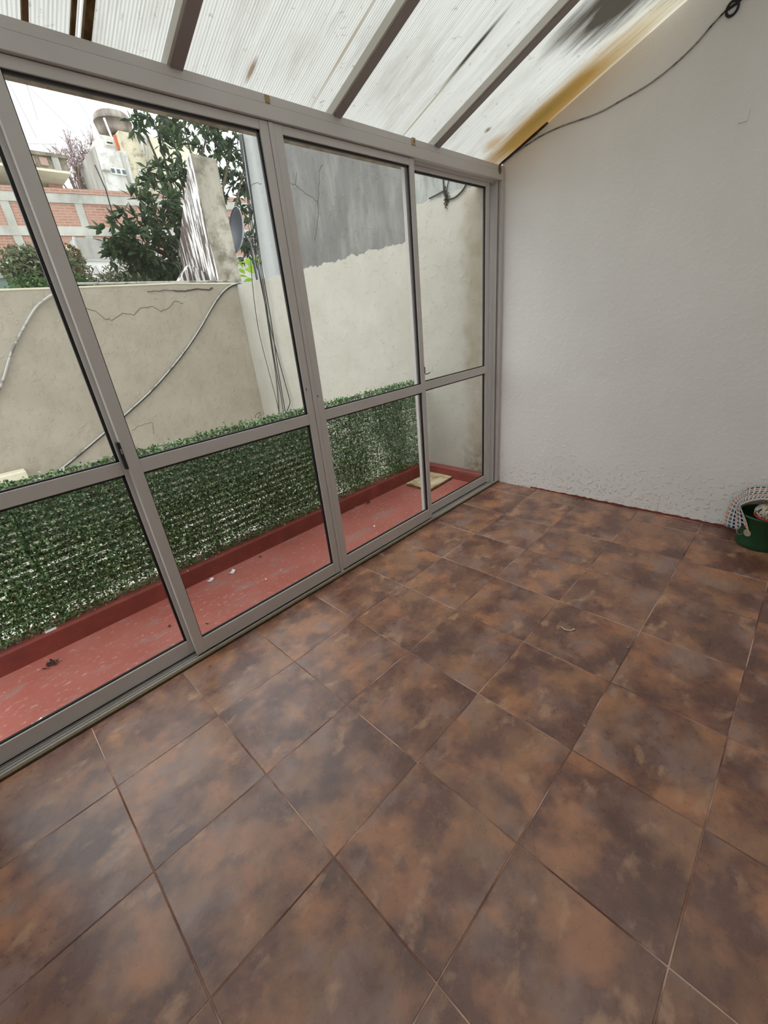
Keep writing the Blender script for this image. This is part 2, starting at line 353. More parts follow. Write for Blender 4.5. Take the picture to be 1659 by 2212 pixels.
# floor: grout bed with the tiles let into it
fl = struct(mk('floor', *bevelled(boxv(XL-.02, XR+.02, YB, .0, -.06, -.0012), BF, .0005), GROUT), 'brown stoneware tiled floor of the enclosed patio')
TX, TY, gp = .45, .4446, .0022
def tilemesh(x0, x1, y0, y1):
    return bevelled([(p[0], p[1], p[2]) for p in boxv(x0+gp, x1-gp, y0+gp, y1-gp, -.009, .0)], BF, .0012)
shared = None
for i in range(7):
    for j in range(-2, 9):
        x0, x1, y1, y0 = max(j*TX, XL), min((j+1)*TX, XR-.012), -i*TY, max(-(i+1)*TY, YB)
        full = abs(x1-x0-TX) < 1e-6 and abs(y1-y0-TY) < 1e-6
        if full and shared is not None:
            o = put('tile', shared, ((x0+x1)/2, (y0+y1)/2, -.009), fl)
        else:
            o = mk('tile', *tilemesh(x0, x1, y0, y1), TILE, fl)
            if full: shared = o.data

# right wall, its top cut to the roof slope
yy = [.02, YB]
V = [(XR, .02, -.06), (XR, YB, -.06), (XR, YB, roofz(YB)-.005), (XR, .02, roofz(.02)-.005)]
V += [(XR+.18, y, z) for _, y, z in V]
wr = struct(mk('wall_right', V, [(0,1,2,3),(7,6,5,4),(0,4,5,1),(1,5,6,2),(2,6,7,3),(3,7,4,0)], PLASTER), 'lumpy white plastered wall beside the glass front')
V = [(XL, .14, -.06), (XL, YB, -.06), (XL, YB, roofz(YB)-.005), (XL, .14, roofz(.14)-.005)]
V += [(XL-.18, y, z) for _, y, z in V]
struct(mk('wall_left', V, [(3,2,1,0),(4,5,6,7),(1,5,4,0),(2,6,5,1),(3,7,6,2),(0,4,7,3)], PLASTER), 'white plastered wall at the left of the glass front')
struct(box('wall_back', XL-.18, XR+.18, YB-.18, YB, -.06, roofz(YB)+.02, PLASTER, None, 0), 'white house wall behind the viewer')
# red paint residue along the foot of the right wall
P, F = [], []
ys = np.linspace(-.36, -2.7, 90)
for y in ys:
    h = .010 + .010*random.random(); P += [(XR-.004, y, -.001), (XR-.004, y, h), (XR+.002, y, h+.001), (XR+.002, y, -.001)]
for k in range(len(ys)-1):
    a = k*4; F += [(a, a+4, a+5, a+1), (a+1, a+5, a+6, a+2)]
struct(mk('baseboard_right', P, F, REDP), 'ragged dark red paint line along the foot of the white wall')
# small painted-over plate and old nicks on the wall
c = at(1607, 250, 0, XR)
tag(box('cover_plate', XR-.006, XR+.001, c[1]-.022, c[1]+.022, c[2]-.03, c[2]+.03, PLASTER, None, .002), 'small square painted-over plate high on the white wall', 'wall plate')

# ---- roof: sloping polycarbonate sheets on aluminium rafters
ce = struct(empty('ceiling', ((XL+XR)/2, -1.25, RZ)), 'sloping translucent ribbed polycarbonate roof, stained and dirty')
def slab(name, x0, x1, y0, y1, dz0, dz1, mat, parent):
    V = [(x0,y0,roofz(y0)+dz0),(x1,y0,roofz(y0)+dz0),(x1,y1,roofz(y1)+dz0),(x0,y1,roofz(y1)+dz0),
         (x0,y0,roofz(y0)+dz1),(x1,y0,roofz(y0)+dz1),(x1,y1,roofz(y1)+dz1),(x0,y1,roofz(y1)+dz1)]
    return mk(name, V, BF, mat, parent)
RX = [.365, 1.222, 2.078, 2.945]
edges = [XL-.1, .365, .735, .895, 1.222, 2.078, 2.945, XR+.1]
def sheet(x0, x1):
    V = [(x0, YB-.1, roofz(YB-.1)), (x1, YB-.1, roofz(YB-.1)), (x1, .265, roofz(.265)), (x0, .265, roofz(.265))]
    o = mk('polycarbonate_sheet', V, [(3, 2, 1, 0)], POLY, ce)
for a, b in zip(edges[:-1], edges[1:]): sheet(a+.002, b-.002)
for x in RX:
    r = slab('rafter', x-.024, x+.024, YB-.02, .11, -.052, -.003, RAFT, ce)
    slab('rafter_lit_face', x-.038, x-.024, YB-.02, .11, -.044, -.003, RAFT_LIT, r)  # paler strip paints the lit left side of the rafter
slab('joint_strip', .726, .744, YB-.02, .2, -.014, -.002, RUST, ce)
slab('joint_strip', .866, .880, YB-.02, .2, -.012, -.002, DARKWOOD, ce)
slab('joint_strip', .902, .928, YB-.02, .2, -.022, -.002, DARKWOOD, ce)
slab('wall_flashing', XR-.022, XR, -.34, .05, -.012, -.004, DARKWOOD, ce)
slab('eave_strip', XL-.1, XR+.1, .150, .262, -.012, -.003, m_concrete('grimy_eave', lin(132, 122, 106), lin(176, 166, 150), lin(206, 198, 184), lin(120, 104, 84), 5, 3), ce)

# ---- aluminium frame of the glass front
fr = struct(empty('trim_1', ((XL+XR)/2, .06, 0)), 'grey anodised aluminium frame of the four-leaf sliding glass front')
box('header', XL, XR, 0, .125, 2.636, 2.672, ALU, fr, .0015)
box('header', XL, XR, -.003, .125, 2.580, 2.635, ALU, fr, .0015)
box('header_flange', XL, XR, .050, .056, 2.566, 2.581, ALU, fr, .0008)
box('header_flange', XL, XR, .100, .106, 2.560, 2.581, ALU, fr, .0008)
box('jamb', XR-.046, XR-.0005, -.002, .125, .0, 2.580, ALU, fr, .0015)
box('jamb_fin', XR-.074, XR-.066, .022, .105, .0, 2.580, ALU, fr, .0008)
box('jamb_channel', XR-.125, XR-.046, .104, .125, .0, 2.580, plain('channel_shade_grey', lin(112, 110, 107), .6), fr, .0008)  # darker grey than the frame: the channel's shade is put into its colour
box('jamb', XL+.0005, XL+.05, -.002, .125, .0, 2.580, ALU, fr, .0015)
box('sill', XL, XR, .004, .135, -.05, .006, ALU, fr, .001)
box('sill_rail', XL, XR, .004, .010, .004, .022, ALU, fr, .0008)
box('sill_rail', XL, XR, .027, .033, .004, .020, ALU, fr, .0008)
box('sill_rail', XL, XR, .050, .055, .004, .018, ALU, fr, .0008)
box('sill_rail', XL, XR, .072, .078, .004, .020, ALU, fr, .0008)
box('brass_edge', XL, XR, -.004, .003, .0, .014, BRASS, fr, .002)
box('sill_shadow_line', XL, XR, -.010, -.004, -.001, .003, BLACK, fr, 0)  # black strip drawn as the shadow line along the floor
box('frame_patch', *(lambda p: (p[0]-.012, p[0]+.012))(at(577, 213, 1, 0)), -.0045, 0, 2.640, 2.668, RUST, fr, 0).data.materials[0] = plain('yellowed_glue', lin(166, 140, 96), .7, nz=.2, nsc=80)
p = at(893, 307, 1, 0); kp = box('keeper_plate', p[0]-.016, p[0]+.016, -.006, 0, 2.640, 2.676, plain('keeper_cream', lin(190, 172, 130), .5), fr, .001)
box('keeper_slot', p[0]-.004, p[0]+.004, -.0075, -.0055, 2.648, 2.668, RUST, kp, 0)
p = at(1080, 365, 1, -.003)
V = [(p[0]+.020*math.cos(t), -.0045 if k else -.002, p[2]-.004+.030*math.sin(t)) for k in (0, 1) for t in np.linspace(0, 2*math.pi, 20, endpoint=False)]
mk('plug', V, [tuple(range(20, 40))] + [(i, (i+1) % 20, 20+(i+1) % 20, 20+i) for i in range(20)], plain('old_plug', lin(112, 92, 68), .8), fr)

# ---- sliding leaves: 1 and 4 run in the outer track, 2 and 3 in the inner one
def leaf(n, x0, x1, y0, sl, sr, label, bot=.118, zs=0):
    r = struct(empty('door_%d' % n, ((x0+x1)/2, y0+.015, .016)), label)
    y1 = y0+.03; zb, zt, m0, m1, t0 = .028, 2.577, 1.123, 1.186, 2.540
    box('stile', x0, x0+sl, y0, y1, zb, zt, ALU, r); box('stile', x1-sr, x1, y0, y1, zb, zt, ALU, r)
    box('bottom_rail', x0+sl, x1-sr, y0+.0015, y1-.0015, zb, bot, ALU, r); box('middle_rail', x0+sl, x1-sr, y0+.001, y1-.001, m0, m1, ALU, r)
    box('top_rail', x0+sl, x1-sr, y0+.0015, y1-.0015, t0, zt, ALU, r)
    yc = y0+.017
    box('gap_shade_strip', x0+.002, x1-.002, y0+.004, y1-.004, .0205, .0282, BLACK, r, 0)  # black strip painting the dark shadow gap below the leaf
    for z0, z1 in ((bot, m0), (m1, t0)):
        a, b, g_ = x0+sl, x1-sr, .012
        pn = box('pane', a+.001, b-.001, yc-.002, yc+.002, z0+.001, z1-.001, GLASS, r, 0)
        boxes('gasket', [(a, b, yc-.006, yc+.006, z1-g_*.9, z1), (a, b, yc-.006, yc+.006, z0, z0+g_*.6), (a, a+.005, yc-.006, yc+.006, z0, z1), (b-g_, b, yc-.006, yc+.006, z0, z1)], BLACK, pn, 0)
    return r
d1 = leaf(1, -.50, .585, .061, .045, .045, 'outer sliding glass leaf at the left end, mostly out of frame', .118)
d2 = leaf(2, .556, 1.632, .014, .052, .048, 'inner sliding glass leaf left of the middle post, the satellite dish behind it')
d3 = leaf(3, 1.662, 2.712, .014, .050, .044, 'inner sliding glass leaf right of the middle post, the grey wall behind it')
d4 = leaf(4, 2.668, 3.692, .061, .045, .045, 'outer sliding glass leaf next to the white wall', .108)
box('meeting_strip', 1.6335, 1.6605, .010, .046, .017, 2.577, ALU, d2, .002)
# black pull on the edge of leaf 2
a, b = at(258, 955, 1, .02), at(281, 1012, 1, .02)
cup = box('pull', .542, .5565, .016, .040, b[2]-.0, a[2], BLACKP, d2, .002)
box('latch_tongue', .5475, .5535, .008, .018, (a[2]+b[2])/2+.01, a[2]-.03, plain('latch_steel', lin(150, 146, 140), .4, .6), cup, .001)
a = at(914, 800, 1, .0); hd = box('pull', 2.709, 2.717, .012, .04, a[2]-.03, a[2]+.02, BLACKP, d3, .001)
tube('lever', [(2.713, .012, a[2]-.035), (2.725, -.004, a[2]-.032), (2.748, -.008, a[2]-.026)], .0035, BLACKP, hd)
for u, v in ((662, 841), (687, 856)):
    q = at(u, v, 1, .012); box('screw_hole', q[0]-.0025, q[0]+.0025, .0125, .0145, q[2]-.006, q[2]+.006, BLACK, d2, 0)

# ================================================================ OUTSIDE: the red patio strip
EZ = -.05
struct(box('patio_floor', XL-.6, XR+.02, .13, .93, EZ-.1, EZ, RED, None, 0), 'worn red painted patio floor outside the glass')
ck = struct(box('kerb_front', XL-.6, XR-.06, .915, 1.09, EZ-.2, .088, CURB, None, .012), 'dark red painted kerb under the artificial hedge')
struct(box('kerb_side', XR-.075, XR+.01, .10, 1.0, EZ-.1, .070, CURB, None, .01), 'dark red painted kerb at the foot of the cream wall')
struct(box('lower_yard', -6, XR+.02, 1.05, 4.7, -.75, -.65, CONC_FLOOR, None, 0), 'pale concrete yard behind the hedge')
struct(box('ground', -40, 60, 4.8, 70, -3.2, -3.0, plain('far_ground', lin(120, 116, 100), .95), None, 0), 'ground of the neighbouring plots')

# party wall continuing the white wall outdoors
def wallprism(name, poly, x0, x1, mat, label):
    n = len(poly); V = [(x0, y, z) for y, z in poly] + [(x1, y, z) for y, z in poly]
    F = [tuple(range(n)), tuple(range(n, 2*n))[::-1]] + [(i, i+n, (i+1) % n+n, (i+1) % n) for i in range(n)]
    return struct(mk(name, V, F, mat), label)
wp = wallprism('wall_party', [(.125, -.75), (4.775, -.75), (4.775, 2.37), (3.755, 2.36), (3.75, 5.6), (.125, 5.6)], XR+.001, XR+.25, SIDE, 'tall party wall outdoors, cream paint below and bare grey concrete above')
# back garden wall
V = [(-7, 4.6, -.75), (XR-.002, 4.6, -.75)]
top = [(XR-.002, 2.375), (3.3, 2.385), (2.9, 2.395), (2.4, 2.385), (1.5, 2.37), (.6, 2.36), (-.5, 2.35), (-7, 2.33)]
poly = [(-7, -.75), (XR-.002, -.75)] + top; n = len(poly)
V = [(x, 4.6, z) for x, z in poly] + [(x, 4.78, z) for x, z in poly]
wb = struct(mk('wall_garden', V, [tuple(range(n)), tuple(range(n, 2*n))[::-1]] + [((i+1) % n, (i+1) % n+n, i+n, i) for i in range(n)], BEIGE), 'low beige rendered garden wall across the yard')
coping = struct(mk('wall_coping', *join([bevelled([(x, y, z) for x, y, z in [(a[0], 4.592, a[1]), (b[0], 4.592, b[1]), (b[0], 4.79, b[1]), (a[0], 4.79, a[1]), (a[0], 4.592, a[1]+.02), (b[0], 4.592, b[1]+.02), (b[0], 4.79, b[1]+.02), (a[0], 4.79, a[1]+.02)]], BF, .003) for a, b in zip(top[1:], top[:-1])]), FARCREAM), 'pale weathered top course of the beige garden wall')
# ledge block on the garden wall at the left
a = at(53, 1012, 1, 4.48)
tag(box('ledge_block', -.6, a[0], 4.40, 4.599, .33, .425, FARCREAM, None, .01), 'cream block fixed low on the beige garden wall behind the hedge', 'ledge')
# cracks
def crack(pts, ax, val, parent, mat, r=.004):
    P = np.array([at(u, v, ax, val) for u, v in pts]); Q = []
    for i in range(len(P)-1):
        for t in np.linspace(0, 1, 4, endpoint=False): Q.append(P[i]*(1-t)+P[i+1]*t + (rng.normal(0, .006, 3) if t else 0))
    Q = np.array(Q+[P[-1]]); Q[:, ax] = val
    tube('crack', Q, r, mat, parent, 4)
crack([(185,665),(207,672),(225,688),(245,690),(265,676),(290,681),(305,665),(330,662),(350,672),(365,665),(378,650),(395,655)], 1, 4.6, wb, CRACK)
crack([(375,627),(400,629),(425,624),(450,626),(460,622)], 1, 4.592, wb, DKCRACK, .008)
crack([(318,630),(350,628),(375,627)], 1, 4.592, wb, DKCRACK, .004)
crack([(517,640),(524,665),(532,690),(540,715),(546,745),(550,770),(552,800)], 1, 4.6, wb, CRACK, .006)
crack([(285,930),(300,920),(315,915),(328,913),(331,925),(333,938)], 1, 4.6, wb, CRACK, .003)
crack([(550,902),(553,895),(560,890),(563,898)], 1, 4.6, wb, CRACK, .005)
for pts in ([(620,398),(630,397),(638,399),(641,373)], [(638,399),(650,410),(668,422),(684,434),(687,440)], [(697,355),(689,368),(690,395),(686,438),(688,460),(685,490),(680,520)], [(540,402),(550,396),(565,397)]):
    crack(pts, 0, XR+.001, wp, DKCRACK, .003)

# ---- artificial hedge on its lattice, white rail bars behind it
hz0, hz1, hx0, hx1, hy = .085, 1.015, XL-.5, 3.735, 1.0
def leaves_mesh(C_, D, U, L, W):
    """one folded leaf (two triangles either side of the midrib) for each centre"""
    n = len(C_); L = np.broadcast_to(L, (n,))[:, None]; W = np.broadcast_to(W, (n,))[:, None]
    D = D/np.linalg.norm(D, axis=1)[:, None]; S = np.cross(D, U); S /= np.linalg.norm(S, axis=1)[:, None]+1e-9; Nn = np.cross(S, D)
    b, t = C_-D*L/2, C_+D*L/2
    l_, r_ = C_-S*W/2+Nn*W*.22, C_+S*W/2+Nn*W*.22
    V = np.stack([b, r_, t, l_], 1).reshape(-1, 3); i = np.arange(n)[:, None]*4
    return V, np.concatenate([i+[0, 1, 2], i+[0, 2, 3]])
def rand_dirs(n): d = rng.normal(size=(n, 3)); return d/np.linalg.norm(d, axis=1)[:, None]
hg = empty('artificial_hedge', ((hx0+hx1)/2, hy, hz0))
tag(hg, 'long panel of artificial green box leaves standing on the red kerb', 'artificial hedge')
def hedge_density(x, z):
    return np.clip(.93 + .25*np.sin(x*5.1+1)*np.sin(z*7+x*2) - .30*(x > 2.2)*(.5+.5*np.sin(x*11)) + .45*np.exp(-((x-3.32)/.10)**2) - .12*np.sin(z*9+x*1.3)**2 + .18*(z > .75), .28, 1.)
N = 128000
cx = rng.uniform(hx0, hx1, N); cz = rng.uniform(hz0, hz1, N)
# sprigs: leaves gather in small tufts on a 4 cm grid
gx = np.round(cx/.042)*.042 + rng.normal(0, .013, N); gz = np.round(cz/.042)*.042 + rng.normal(0, .013, N)
keep = (rng.random(N) < hedge_density(gx, gz)) & (gx < hx1)
gx, gz = gx[keep], gz[keep]; cy = hy - np.abs(rng.normal(0, .022, len(gx))) - .004
D = rand_dirs(len(gx)); D[:, 1] -= .5; D[:, 2] += .25
V, F = leaves_mesh(np.stack([gx, cy, gz], 1), D, rand_dirs(len(gx)) + [0, -.6, .5], rng.uniform(.017, .027, len(gx)), rng.uniform(.010, .016, len(gx)))
ho = mk('hedge_leaves', V, F, HEDGE, hg); tag(ho, kind='stuff')
# loose sprigs along the top
n = 1600; sx = np.repeat(rng.uniform(hx0, hx1, n//8), 8) + rng.normal(0, .012, n); sz = hz1 + np.abs(rng.normal(0, .016, n))-.004
V, F = leaves_mesh(np.stack([sx, hy+rng.normal(0, .014, n), sz], 1), rand_dirs(n)+[0, 0, .6], rand_dirs(n), rng.uniform(.018, .028, n), rng.uniform(.011, .016, n))
tag(mk('top_sprigs', V, F, HEDGE, hg), kind='stuff')
V, F = join([(boxv(x-.0022, x+.0022, hy+.006, hy+.010, hz0, hz1), BF) for x in np.arange(hx0, hx1, .084)] + [(boxv(hx0, hx1, hy+.002, hy+.006, z-.002, z+.002), BF) for z in np.arange(hz0+.01, hz1+.03, .084)])
tag(mk('lattice', V, F, LATT, hg), kind='stuff')
rl = empty('patio_rail', (.8, 1.045, .088)); tag(rl, 'brown slatted rail behind the artificial hedge', 'railing')
for k, z in enumerate(np.arange(.185, .98, .052)):
    box('slat', hx0, 2.42, 1.035, 1.047, z-.014, z+.014, SLATW, rl, 0)
for x in (-1.0, .1, 1.2, 2.4): box('post', x-.015, x+.015, 1.048, 1.075, 0.087, 1.0, SLATW, rl, .002)

# ---- ceramic slabs lying in the corner
def slabq(name, P, z, th, mat, parent=None, dz=0):
    V = [(x, y, z+dz*k) for k, (x, y) in enumerate(P)] + [(x, y, z+th+dz*k) for k, (x, y) in enumerate(P)]
    v, f = bevelled(V, BF, .002); return mk(name, v, f, mat, parent)
q = [at(u, v, 2, -.02)[:2] for u, v in ((930, 1056), (976, 1029), (932, 1018), (878, 1043))]
tag(slabq('ceramic_slab', q, -.032, .012, BOARD), 'rust-stained cream ceramic slab lying on top of another on the red patio', 'slab')
q2 = [(x-.015, y-.01) for x, y in q]
tag(slabq('ceramic_slab', q2, -.049, .014, DARKWOOD), 'dark dirty slab lying underneath the cream one on the red patio', 'slab')

# ---- litter on the patio and floor
def flake(u, v, sx, sy, rz, label, mat=WHITEP, z=EZ, name='paper_scrap', curl=.006, cat='litter'):
    c = at(u, v, 2, z); V = []; n = 4
    for i in range(n):
        for j in range(3):
            x, y = (i/(n-1)-.5)*sx, (j/2-.5)*sy; xx, yy_ = x*math.cos(rz)-y*math.sin(rz), x*math.sin(rz)+y*math.cos(rz)
            V.append((c[0]+xx, c[1]+yy_, z+.0015+curl*((i/(n-1)-.5)*2)**2))
    k = len(V); V += [(x, y, z_+.0012) for x, y, z_ in V]
    F = []
    for i in range(n-1):
        for j in range(2):
            a = i*3+j; F += [(a, a+1, a+4, a+3), (a+k, a+3+k, a+4+k, a+1+k)]
    rim = [0,3,6,9,10,11,8,5,2,1]
    F += [(rim[i], rim[(i+1) % 10], rim[(i+1) % 10]+k, rim[i]+k) for i in range(10)]
    return tag(mk(name, V, F, mat), label, cat)
flake(455, 1254, .055, .032, .5, 'flat white paper scrap against the red kerb, left of the folded one')
flake(501, 1238, .055, .035, .3, 'curled white paper scrap on the red patio right of the flat one', curl=.016)
flake(82, 1561, .045, .028, .2, 'white paper scrap on the red patio close to the left door track')
flake(575, 1253, .03, .012, 1.2, 'thin pale scrap on the red patio behind the inner left leaf', BUTT)
flake(768, 1096, .03, .012, .2, 'tiny white scrap beside the leaf clump on the red patio')
flake(808, 1138, .03, .014, .4, 'small white scrap in the middle of the right patio strip')
c = at(113, 1347, 2, .09); tag(box('paper_tag', c[0]-.05, c[0]+.01, .93, .96, .0885, .091, WHITEP, None, .0005), 'pale card tag lying on the kerb under the hedge at left', 'litter')
def clump(u, v, r, label, z=EZ):
    c = at(u, v, 2, z); n = 26; C_ = np.stack([c[0]+rng.normal(0, r*.5, n), c[1]+rng.normal(0, r*.35, n), z+.006+np.abs(rng.normal(0, r*.22, n))], 1)
    V, F = leaves_mesh(C_, rand_dirs(n)*[1, 1, .35], rand_dirs(n)*.4+[0, 0, 1], rng.uniform(.5, .9, n)*r, rng.uniform(.3, .5, n)*r)
    V[:, 2] = np.maximum(V[:, 2], z+.0005)
    return tag(mk('dead_leaf_clump', V, F, DEBRIS), label, 'dead leaves')
clump(112, 1437, .035, 'brown dead leaf clump by the red kerb at left')
clump(795, 1087, .028, 'dark dead leaf clump on the red patio behind the inner right leaf')
clump(366, 1354, .012, 'tiny dark dead leaf on the red patio near the second post')
clump(448, 1348, .010, 'small black crumb on the red patio just right of the second post')
clump(562, 1204, .012, 'tiny dark crumb at the foot of the red kerb in the middle')
def stick(u, v, l, a, label, z, mat=BUTT, r=.004):
    c = at(u, v, 2, z); d = np.array([math.cos(a), math.sin(a), 0])*l/2; c[2] = z+r
    return tag(tube('stick', [c-d, c+[0, 0, .001], c+d], [r*.8, r, r*.8], mat), label, 'stick')
stick(826, 1101, .05, .1, 'pale cigarette-like stick on the red patio', EZ)
stick(811, 1074, .035, 1.0, 'short tan stick beside the red kerb', EZ)
stick(736, 1145, .03, .8, 'short dark stick beside the middle post on the red patio', EZ, DEBRIS)
P = spline([at(1214, 1355, 2, .006), at(1220, 1360, 2, .004), at(1232, 1362, 2, .004), at(1241, 1359, 2, .007)], 5)
tag(tube('chewed_stick', P, [.006]+[.0038]*(len(P)-2)+[.006], SHELL), 'curved bone-white twig lying on the brown tiles', 'twig')
for u, v, lb in ((1333, 1441, 'white crumb on a tile joint right of the curved twig'), (1244, 1077, 'white crumb on the tiles near the white wall'), (1262, 1569, 'pale crumb on a tile joint in the middle of the floor'), (1356, 1399, 'tiny pale crumb on the tiles right of the twig')):
    c = at(u, v, 2, 0); s = .0045; V = [(c[0]+s*a, c[1]+s*b, .0005+s*.7*(1+d)) for a, b, d in ((1,0,0),(-1,0,0),(0,1,0),(0,-1,0),(0,0,1),(0,0,-.99))]
    tag(mk('crumb', V, [(0,2,4),(2,1,4),(1,3,4),(3,0,4),(2,0,5),(1,2,5),(3,1,5),(0,3,5)], SHELL), lb, 'crumb')

# ---- green bucket with mop head and towel by the white wall
BX, BY = 3.655, -2.122
bk = empty('bucket', (BX, BY, 0)); tag(bk, 'dark green plastic bucket by the foot of the white wall', 'bucket')
body = mk('body', *lathev([(.0, .001), (.122, .001), (.128, .006), (.131, .03), (.142, .222), (.148, .226), (.148, .238), (.141, .240), (.138, .232), (.127, .02), (0, .015)], BX, BY, 48), GREENP, bk, True)
th = math.atan2(CAM[1]-BY, CAM[0]-BX)
def on_bucket(t, z, off=.001): r = .131+(z-.03)*.0573+off; return (BX+r*math.cos(t), BY+r*math.sin(t), z)
# round badge, wire handle
tb = th-.52; V = [on_bucket(tb, .118, .003)]+[on_bucket(tb+.175*math.cos(a), .118+.024*math.sin(a), .002) for a in np.linspace(0, 2*math.pi, 24, endpoint=False)]
mk('badge', V, [(0, 1+i, 1+(i+1) % 24) for i in range(24)], BADGE, bk)
V = [on_bucket(tb+.155*math.cos(a), .118+.0215*math.sin(a), .0035) for a in np.linspace(0, 2*math.pi, 25)]
tube('badge_ring', V, .0012, FARCREAM, bk, 4)
P = [on_bucket(th-1.25+.55*t, .10-.022*math.sin(math.pi*t), .004) for t in np.linspace(0, 1, 14)]
tube('wire_handle', P, .0018, plain('pale_wire', lin(150, 150, 120), .5), bk, 5)
# mop head
mp = empty('mop_head', (BX-.03, BY-.03, .2)); tag(mp, 'white string mop head with an orange top stuffed in the bucket', 'mop')
mx, my = BX-.062, BY-.035
mk('mop_cap', *lathev([(0, .335), (.03, .333), (.055, .32), (.062, .30), (.045, .285), (0, .28)], mx, my, 20), MOPO, mp, True)
mk('mop_collar', *lathev([(.0, .241), (.098, .241), (.103, .246), (.098, .252), (0, .252)], mx, my, 24), REDPL, mp, True)
parts = []
for k in range(110):
    a = rng.uniform(0, 2*math.pi); r0, r1 = rng.uniform(.03, .05), rng.uniform(.085, .105); zz = rng.uniform(.292, .315)
    P = [(mx+r*math.cos(a+s), my+r*math.sin(a+s), z) for r, z, s in ((r0, zz, 0), ((r0+r1)/2, zz+.004, rng.normal(0, .08)), (r1, rng.uniform(.27, .295), rng.normal(0, .12)), (r1*.95, .256, rng.normal(0, .15)))]
    parts.append(tubev(spline(P, 3), .0042, 5))
tag(mk('strings', *join(parts), STRING, mp, True), kind='stuff')
# towel: drapes from the wall side over the mop and down the left flank of the bucket
nu, nv = 46, 20; V, UV = [], []
back = spline([(3.79, -1.912, .03), (3.79, -1.909, .122), (3.79, -1.927, .235), (3.785, -1.963, .294), (3.78, -1.995, .345), (3.77, -2.085, .375), (3.76, -2.17, .365), (3.75, -2.27, .33)], 12)
front = spline([(3.53, -2.052, .105), (3.527, -2.026, .19), (3.56, -1.985, .262), (3.57, -1.972, .288), (3.57, -1.990, .314), (3.57, -2.04, .350), (3.57, -2.10, .368), (3.57, -2.20, .352)], 12)
def res(P, n): i = np.linspace(0, len(P)-1, n); return np.stack([np.interp(i, np.arange(len(P)), P[:, k]) for k in range(3)], 1)
A, B = res(back, nu), res(front, nu)
for i in range(nu):
    for j in range(nv):
        t = j/(nv-1); p = A[i]*(1-t)+B[i]*t; hang = max(0, 1-i/22)
        p = p + np.array([0, .012*math.sin(t*11+i*.05)*(.3+hang), .010*math.sin(t*9+1.2)*(.6-.5*hang) + (-.02*t*(1-t) if i > 22 else 0)])
        if i == 0: p[2] += .006*math.sin(j*2.6)
        V.append(p); UV.append((i/(nu-1)*1.5, t))
F = [(i*nv+j, i*nv+j+1, (i+1)*nv+j+1, (i+1)*nv+j) for i in range(nu-1) for j in range(nv-1)]
to = mk('towel', V, F, TOWEL, None, True, UV); sm = to.modifiers.new('thick', 'SOLIDIFY'); sm.thickness = .004
tag(to, 'checked blue, orange and white towel draped over the bucket and mop', 'towel')

# ---- cables
P = spline([at(u, v, 0, XR-.006) for u, v in ((1090, 342), (1118, 327), (1140, 312), (1170, 293), (1215, 272), (1290, 245), (1345, 215), (1400, 183), (1450, 145), (1500, 98), (1540, 52), (1572, 18))] , 6)
tag(tube('signal_cable', P, .0045, WIRE), 'painted-over cable sagging across the white wall below the roof', 'cable')
P = spline([at(u, v, 0, XR-.008) for u, v in ((1572, 20), (1592, 6), (1612, -12), (1640, -34))], 5)
tag(tube('signal_cable', P, .0065, BLACKW), 'short black cable leaving the top right of the white wall', 'cable')
c = at(1582, 18, 0, XR-.009); P = [(XR-.009, c[1]+.026*math.cos(t), c[2]+.030*math.sin(t)) for t in np.linspace(0, 2*math.pi, 21)]
tag(tube('cable_ring', P, .0062, BLACKW), 'small black ring clip holding the cable on the white wall', 'clip')
P = spline([at(u, v, 0, XR-.014) for u, v in ((1083, 352), (1110, 330), (1135, 307), (1160, 287))], 5)
tag(tube('roof_cable', P, .007, BLACKW), 'black cable tucked into the corner between roof and white wall', 'cable')

P = spline([at(u, v, 1, 4.57) for u, v in ((-40, 900), (0, 838), (22, 770), (45, 720), (75, 668), (100, 645), (124, 633))] + [at(170, 625, 1, 4.61), at(250, 624, 1, 4.63), at(330, 624, 1, 4.62), at(420, 620, 1, 4.62), at(500, 614, 1, 4.6)], 6)
for p in P:
    if p[1] > 4.59: p[2] = max(p[2], 2.424)
tag(tube('conduit', P, .0135, PVC, None, 8), 'grey conduit arching up from the left and along the garden wall top', 'conduit')
P = spline([at(u, v, 1, 4.575) for u, v in ((120, 1022), (160, 990), (225, 935), (265, 900), (330, 840), (390, 770), (430, 712), (460, 660), (480, 632), (500, 616), (520, 610))], 6)
tag(tube('conduit', P, .0095, PVC, None, 8), 'thin grey conduit running diagonally down the beige garden wall', 'conduit')
shade_path = P + np.array([0, .004, -.019])  # black twin added below the conduit as its shaded underside
tag(tube('signal_cable', shade_path, .008, BLACKW, None, 6), 'black tube right under the thin diagonal conduit, drawn as its dark lower shade', 'cable')
hang = [[(519, 290), (527, 350), (536, 420), (546, 490), (556, 560), (570, 640), (585, 740), (597, 820), (603, 895)],
        [(522, 290), (533, 360), (546, 450), (560, 560), (574, 650), (590, 760), (606, 850), (612, 890)],
        [(516, 290), (523, 340), (532, 410), (541, 480), (550, 545), (561, 600), (580, 690), (600, 770), (622, 850), (626, 872), (616, 895)],
        [(524, 290), (538, 380), (552, 480), (566, 580), (585, 690), (601, 800), (618, 900)],
        [(541, 560), (548, 640), (560, 720), (580, 800), (596, 860), (604, 898)]]
lbs = ['black cable hanging down the party wall to the hedge, leftmost of the bundle', 'black cable hanging down the party wall, second of the bundle', 'black cable of the party wall bundle that loops at its lower end', 'black cable hanging down the party wall, rightmost of the bundle', 'thin black cable starting at the lime leaves and hanging over the garden corner']
